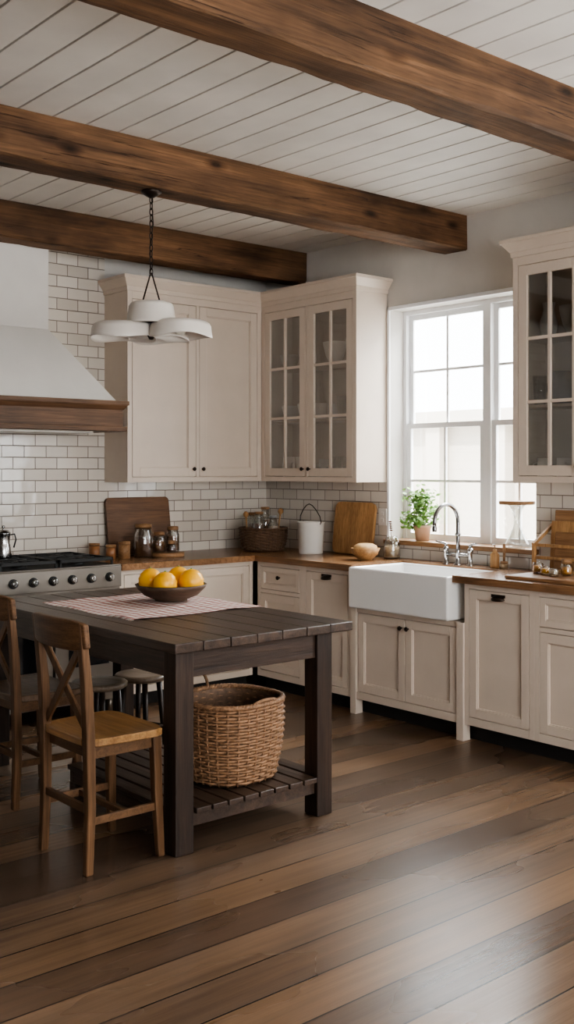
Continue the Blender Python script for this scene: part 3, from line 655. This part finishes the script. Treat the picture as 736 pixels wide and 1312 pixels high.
B().lathe([(0,0),(r*.9,0),(r,.02),(r*.9,h*.7),(r*.6,h),(r*.56,h),(r*.84,h*.7),(r*.93,.02),(0,.008)],n=32).obj('glass',JARG,e)
B().lathe([(0,.009),(r*.9,.012),(r*.88,h*.55),(0,h*.6)],n=28).obj('contents',GRAIN,e)
b=B().tube([(0,0,.08),(.0,.01,.18),(.01,.03,.25)],.002,5)
for k in range(5): b.ell((.005+.002*k,.012+.004*k,.19+.014*k),.006,.016,.005,8,6)
b.obj('twig',SPICE,e)
e=thing('potted_herb','leafy green herb in a clay pot on the sill','plant',(5.265,4.78,1.05))
B().lathe([(0,0),(.044,0),(.056,.085),(.062,.088),(.062,.105),(.054,.105),(.05,.09),(0,.088)],n=36).obj('pot',TERRA,e)
b=B(); st_=B()
for k in range(72):
    a=random.uniform(0,2*pi); rr=random.uniform(.02,.14); zz=random.uniform(.13,.34)-rr*.35
    tip=Vector((rr*math.cos(a)*.75-.01,rr*math.sin(a),zz)); tip.x=min(tip.x,.07)
    st_.tube([(0,0,.085),(tip.x*.5,tip.y*.5,.085+(zz-.085)*.6),tip],.0014,5)
    for q in range(9):
        c=tip+Vector((random.gauss(0,.016),random.gauss(0,.02),random.gauss(0,.022)))
        c.x=min(c.x,.08)
        d=Vector((random.gauss(0,1),random.gauss(0,1),random.gauss(0,.7))).normalized(); s_=d.orthogonal().normalized(); L=random.uniform(.013,.024); up=d.cross(s_)*.003
        b.add([c-d*L,c-d*L*.3+s_*L*.5+up,c+d*L*.4+s_*L*.42+up,c+d*L,c+d*L*.4-s_*L*.42+up,c-d*L*.3-s_*L*.5+up],[(0,1,5),(1,2,4,5),(2,3,4)],True)
f=b.obj('foliage',LEAF,e); f['kind']='stuff'; st_.obj('stems',LEAF,e)
e=thing('soap_bottle','small amber wooden soap bottle behind the sink','bottle',(5.11,4.05,CT))
B().lathe([(0,0),(.026,0),(.028,.006),(.028,.08),(.012,.1),(.012,.112),(0,.112)],n=24).obj('body',BOARDL,e)
B().tube([(0,0,.112),(0,0,.14),(-.03,0,.142)],.004,8).obj('pump',CHROME,e)
e=thing('dish_brush','wooden dish brush standing behind the sink','brush',(5.11,3.98,CT))
B().cyl((0,0,.0),(0,0,.03),.022).obj('bristles',GRAIN,e)
B().lathe([(0,.045),(.022,.045),(.024,.03),(0,.03)],n=20).tube([(0,0,.045),(0,0,.15)],[.007,.009],10).obj('handle',BOARDM,e)
e=thing('glass_pedestal_stand','clear glass cone pedestal with wooden plate on the sill','cake stand',(5.255,3.995,1.05))
B().lathe([(0,0),(.085,0),(.088,.008),(.07,.03),(.05,.07),(.022,.13),(.018,.17),(.03,.225),(.055,.262),(.05,.262),(.026,.226),(.014,.17),(.018,.13),(.045,.07),(.06,.03),(0,.015)],n=40).obj('pedestal',JARG,e)
B().lathe([(0,.263),(.105,.263),(.11,.268),(.11,.282),(.105,.286),(0,.284)],n=48).obj('plate',BOARDM,e)
# wooden dish rack
e=thing('wooden_dish_rack','wooden slatted dish rack against the tile','dish rack',(5.06,3.43,CT))
b=B()
for y in (-.22,.22):
    b.bar((-.10,y,.0),(-.10,y,.18),.02,.02,(1,0,0)).bar((.09,y,.0),(.09,y,.30),.02,.02,(1,0,0)).bar((-.11,y,.012),(.10,y,.012),.02,.02).bar((-.11,y,.17),(.10,y,.29),.018,.02)
for x,z in ((-.10,.03),(-.10,.10),(-.10,.17),(.09,.03),(.09,.12),(.09,.21),(.09,.29),(0,.015),(-.05,.015),(.05,.015)): b.bar((x,-.22,z),(x,.22,z),.012,.018)
b.obj('frame',BOARDL,e,.002)
for k,(x,y,h,wd,m) in enumerate(((.045,.02,.34,.17,BOARDM),(.0,.04,.28,.14,BOARDL),(-.045,-.03,.22,.15,BOARDM))):
    bb=B().box(-.009,.009,-wd,wd,0,h); bb.xf(Matrix.Rotation(.08,4,'Y'))
    single(bb,'cutting_board',m,'wooden board stacked upright in the dish rack','cutting board',(5.055+x,3.43+y,CT+.026),group='boards stacked in the dish rack',bevel=.005)
board_b=B().box(-.14,.14,-.24,.24,0,.02)
single(board_b,'serving_board',BOARDM,'rectangular wooden serving board on the countertop','board',(4.79,3.38,CT),bevel=.006)
G3='small jars on the serving board'
jar(4.86,3.55,CT+.02,.032,.062,AMBER,'tiny jar of amber preserve on the serving board',lid=None,group=G3)
jar(4.82,3.47,CT+.02,.030,.050,ORANGE,'tiny jar of yellow preserve on the serving board',lid=None,group=G3)
jar(4.87,3.37,CT+.02,.032,.065,AMBER,'tiny jar of amber spice on the serving board',group=G3)
jar(4.78,3.39,CT+.02,.026,.045,GRAIN,'tiny jar of pale grain on the serving board',lid=None,group=G3)
e=thing('power_outlet','cream double power outlet on the tile','outlet',(5.205,5.09,1.20),R)
B().box(-.036,.036,-.008,.004,-.058,.058).obj('cover_plate',PLASTIC,e,.002)
for z in (-.022,.022): B().box(-.014,.014,-.011,-.007,z-.013,z+.013).obj('socket',PLASTIC,e,.002)
# ---------------------------------------------------------------- cabinet contents
def cupo(x,y,z,r,h,mat,label,group):
    e=thing('cup',label,'cup',(x,y,z),random.uniform(2.2,4.0),group)
    B().lathe([(0,0),(r*.75,0),(r,.01),(r,h),(r-.004,h),(r-.005,.012),(0,.008)],n=28).obj('body',mat,e)
    B().tube([(r-.002,0,h*.25),(r+.02,0,h*.3),(r+.026,0,h*.5),(r+.02,0,h*.72),(r-.002,0,h*.78)],.004,6).obj('handle',mat,e)
def glas(x,y,z,r,h,label,group):
    single(B().lathe([(0,0),(r*.8,0),(r,h),(r-.003,h),(r*.75,.008),(0,.006)],n=28),'drinking_glass',JARG,label,'glass',(x,y,z),group=group)
def jug(x,y,z,r,h,mat,label):
    e=thing('pitcher',label,'pitcher',(x,y,z),random.uniform(2.2,4.0))
    B().lathe([(0,0),(r*.7,0),(r,h*.3),(r*.95,h*.5),(r*.6,h*.8),(r*.75,h),(r*.70,h),(r*.55,h*.8),(r*.9,h*.5),(0,.01)],n=32).obj('body',mat,e)
    B().tube([(r*.65,0,h*.85),(r*1.3,0,h*.8),(r*1.35,0,h*.5),(r*.95,0,h*.35)],.006,8).obj('handle',mat,e)
z1,z2,z3=1.44+.019,1.44+.441,1.44+.831
G='crockery in the corner glass cabinet'
bowl(.085,.15,(5.06,5.42,z3),CERA,'pale stoneware bowl on the top cabinet shelf',group=G)
jug(5.08,5.22,z3,.055,.20,CERA,'pale stoneware pitcher on the top cabinet shelf')
jug(5.08,5.72,z3,.055,.18,CERG,'grey stoneware pitcher on the top cabinet shelf')
bowl(.075,.10,(5.07,5.92,z3),CERG,'grey bowl on the top cabinet shelf',group=G)
cupo(5.07,5.58,z2,.042,.12,CERA,'cream mug on the middle cabinet shelf',G); cupo(5.08,5.46,z2,.040,.11,CERG,'grey mug on the middle cabinet shelf',G)
bowl(.075,.11,(5.07,5.90,z2),CERG,'grey bowl on the middle cabinet shelf',group=G)
bowl(.070,.12,(5.07,5.73,z2),CERA,'cream bowl on the middle cabinet shelf',group=G)
for y in (5.17,5.26,5.35): glas(5.06,y,z2,.036,.16,'clear tumbler on the middle cabinet shelf','tumblers in the cabinet')
cupo(5.06,5.92,z1,.044,.16,CERA,'cream mug on the bottom cabinet shelf',G); cupo(5.06,5.78,z1,.044,.16,CERA,'cream mug on the bottom cabinet shelf',G)
cupo(5.06,5.53,z1,.040,.14,CERG,'grey mug on the bottom cabinet shelf',G)
for y in (5.18,5.28,5.39): glas(5.05,y,z1,.037,.16,'clear tumbler on the bottom cabinet shelf','tumblers in the cabinet')
G2='crockery in the tall glass cabinet'; dz=RC-1.44
z1+=dz;z2+=dz;z3+=dz
bowl(.085,.16,(5.06,3.45,z3),CERG,'grey bowl on the top shelf of glass cabinet',group=G2)
jug(5.07,3.63,z3,.050,.20,CERG,'grey pitcher on the top shelf of glass cabinet')
cupo(5.08,3.54,z2,.062,.19,CERD,'large dark mug on the middle shelf',G2)
cupo(5.08,3.36,z2,.062,.19,CERD,'large dark mug on the middle shelf',G2)
glas(5.04,3.67,z2,.04,.17,'clear tumbler in the tall glass cabinet','tumblers in the tall cabinet')
cupo(5.06,3.65,z1,.042,.12,CERA,'cream mug on the bottom shelf',G2); cupo(5.06,3.52,z1,.040,.12,CERA,'cream mug on the bottom shelf',G2)
bowl(.075,.10,(5.06,3.36,z1),CERG,'grey bowl on the bottom shelf',group=G2)
for y in (3.18,3.05,2.95): glas(5.06,y,z1,.034,.12,'clear tumbler in the tall glass cabinet','tumblers in the tall cabinet')
# ---------------------------------------------------------------- lights
def area(name,loc,target,sx,sy,power,col):
    l=bpy.data.lights.new(name,'AREA'); l.shape='RECTANGLE'; l.size=sx; l.size_y=sy; l.energy=power; l.color=col
    o=bpy.data.objects.new(name,l); COL.objects.link(o); o.location=loc
    o.rotation_euler=(Vector(target)-Vector(loc)).to_track_quat('-Z','Y').to_euler(); return o
area('sky_light_over_sink_window',(7.0,4.4,4.3),(4.3,4.2,.8),3,2.2,1500,(.97,.985,1))
area('side_fill_light',(5.75,1.35,1.9),(2.8,2.2,.6),1.6,1.6,145,(.97,.985,1))  # added side fill, shines in through the unseen second window
area('rear_fill_light',(2.9,-1.75,1.8),(4.2,4,1.2),1.0,1.7,52,(1,.92,.82))  # added warm fill behind the camera, at the unseen rear opening
sl=bpy.data.lights.new('sun','SUN'); sl.energy=9; sl.angle=.05; sl.color=(1,.96,.9); so=bpy.data.objects.new('sun',sl); COL.objects.link(so); so.rotation_euler=Vector((.75,.15,-.65)).to_track_quat('-Z','Y').to_euler()
w=bpy.data.worlds.new('World'); S.world=w; w.use_nodes=True
bg=w.node_tree.nodes['Background']; bg.inputs[0].default_value=(.95,.975,1,1); bg.inputs[1].default_value=10.5
try: S.view_settings.look='AgX - Medium High Contrast'
except Exception: pass
# ---------------------------------------------------------------- camera
cd=bpy.data.cameras.new('camera'); cam=bpy.data.objects.new('camera',cd); COL.objects.link(cam); S.camera=cam
cam.location=(0,0,1.535); cam.rotation_euler=(pi/2,0,-math.radians(40.42))
cd.sensor_fit='VERTICAL'; cd.sensor_height=36; cd.sensor_width=36; cd.lens=36*1348/1312; cd.shift_y=-56/1312; cd.clip_start=.05
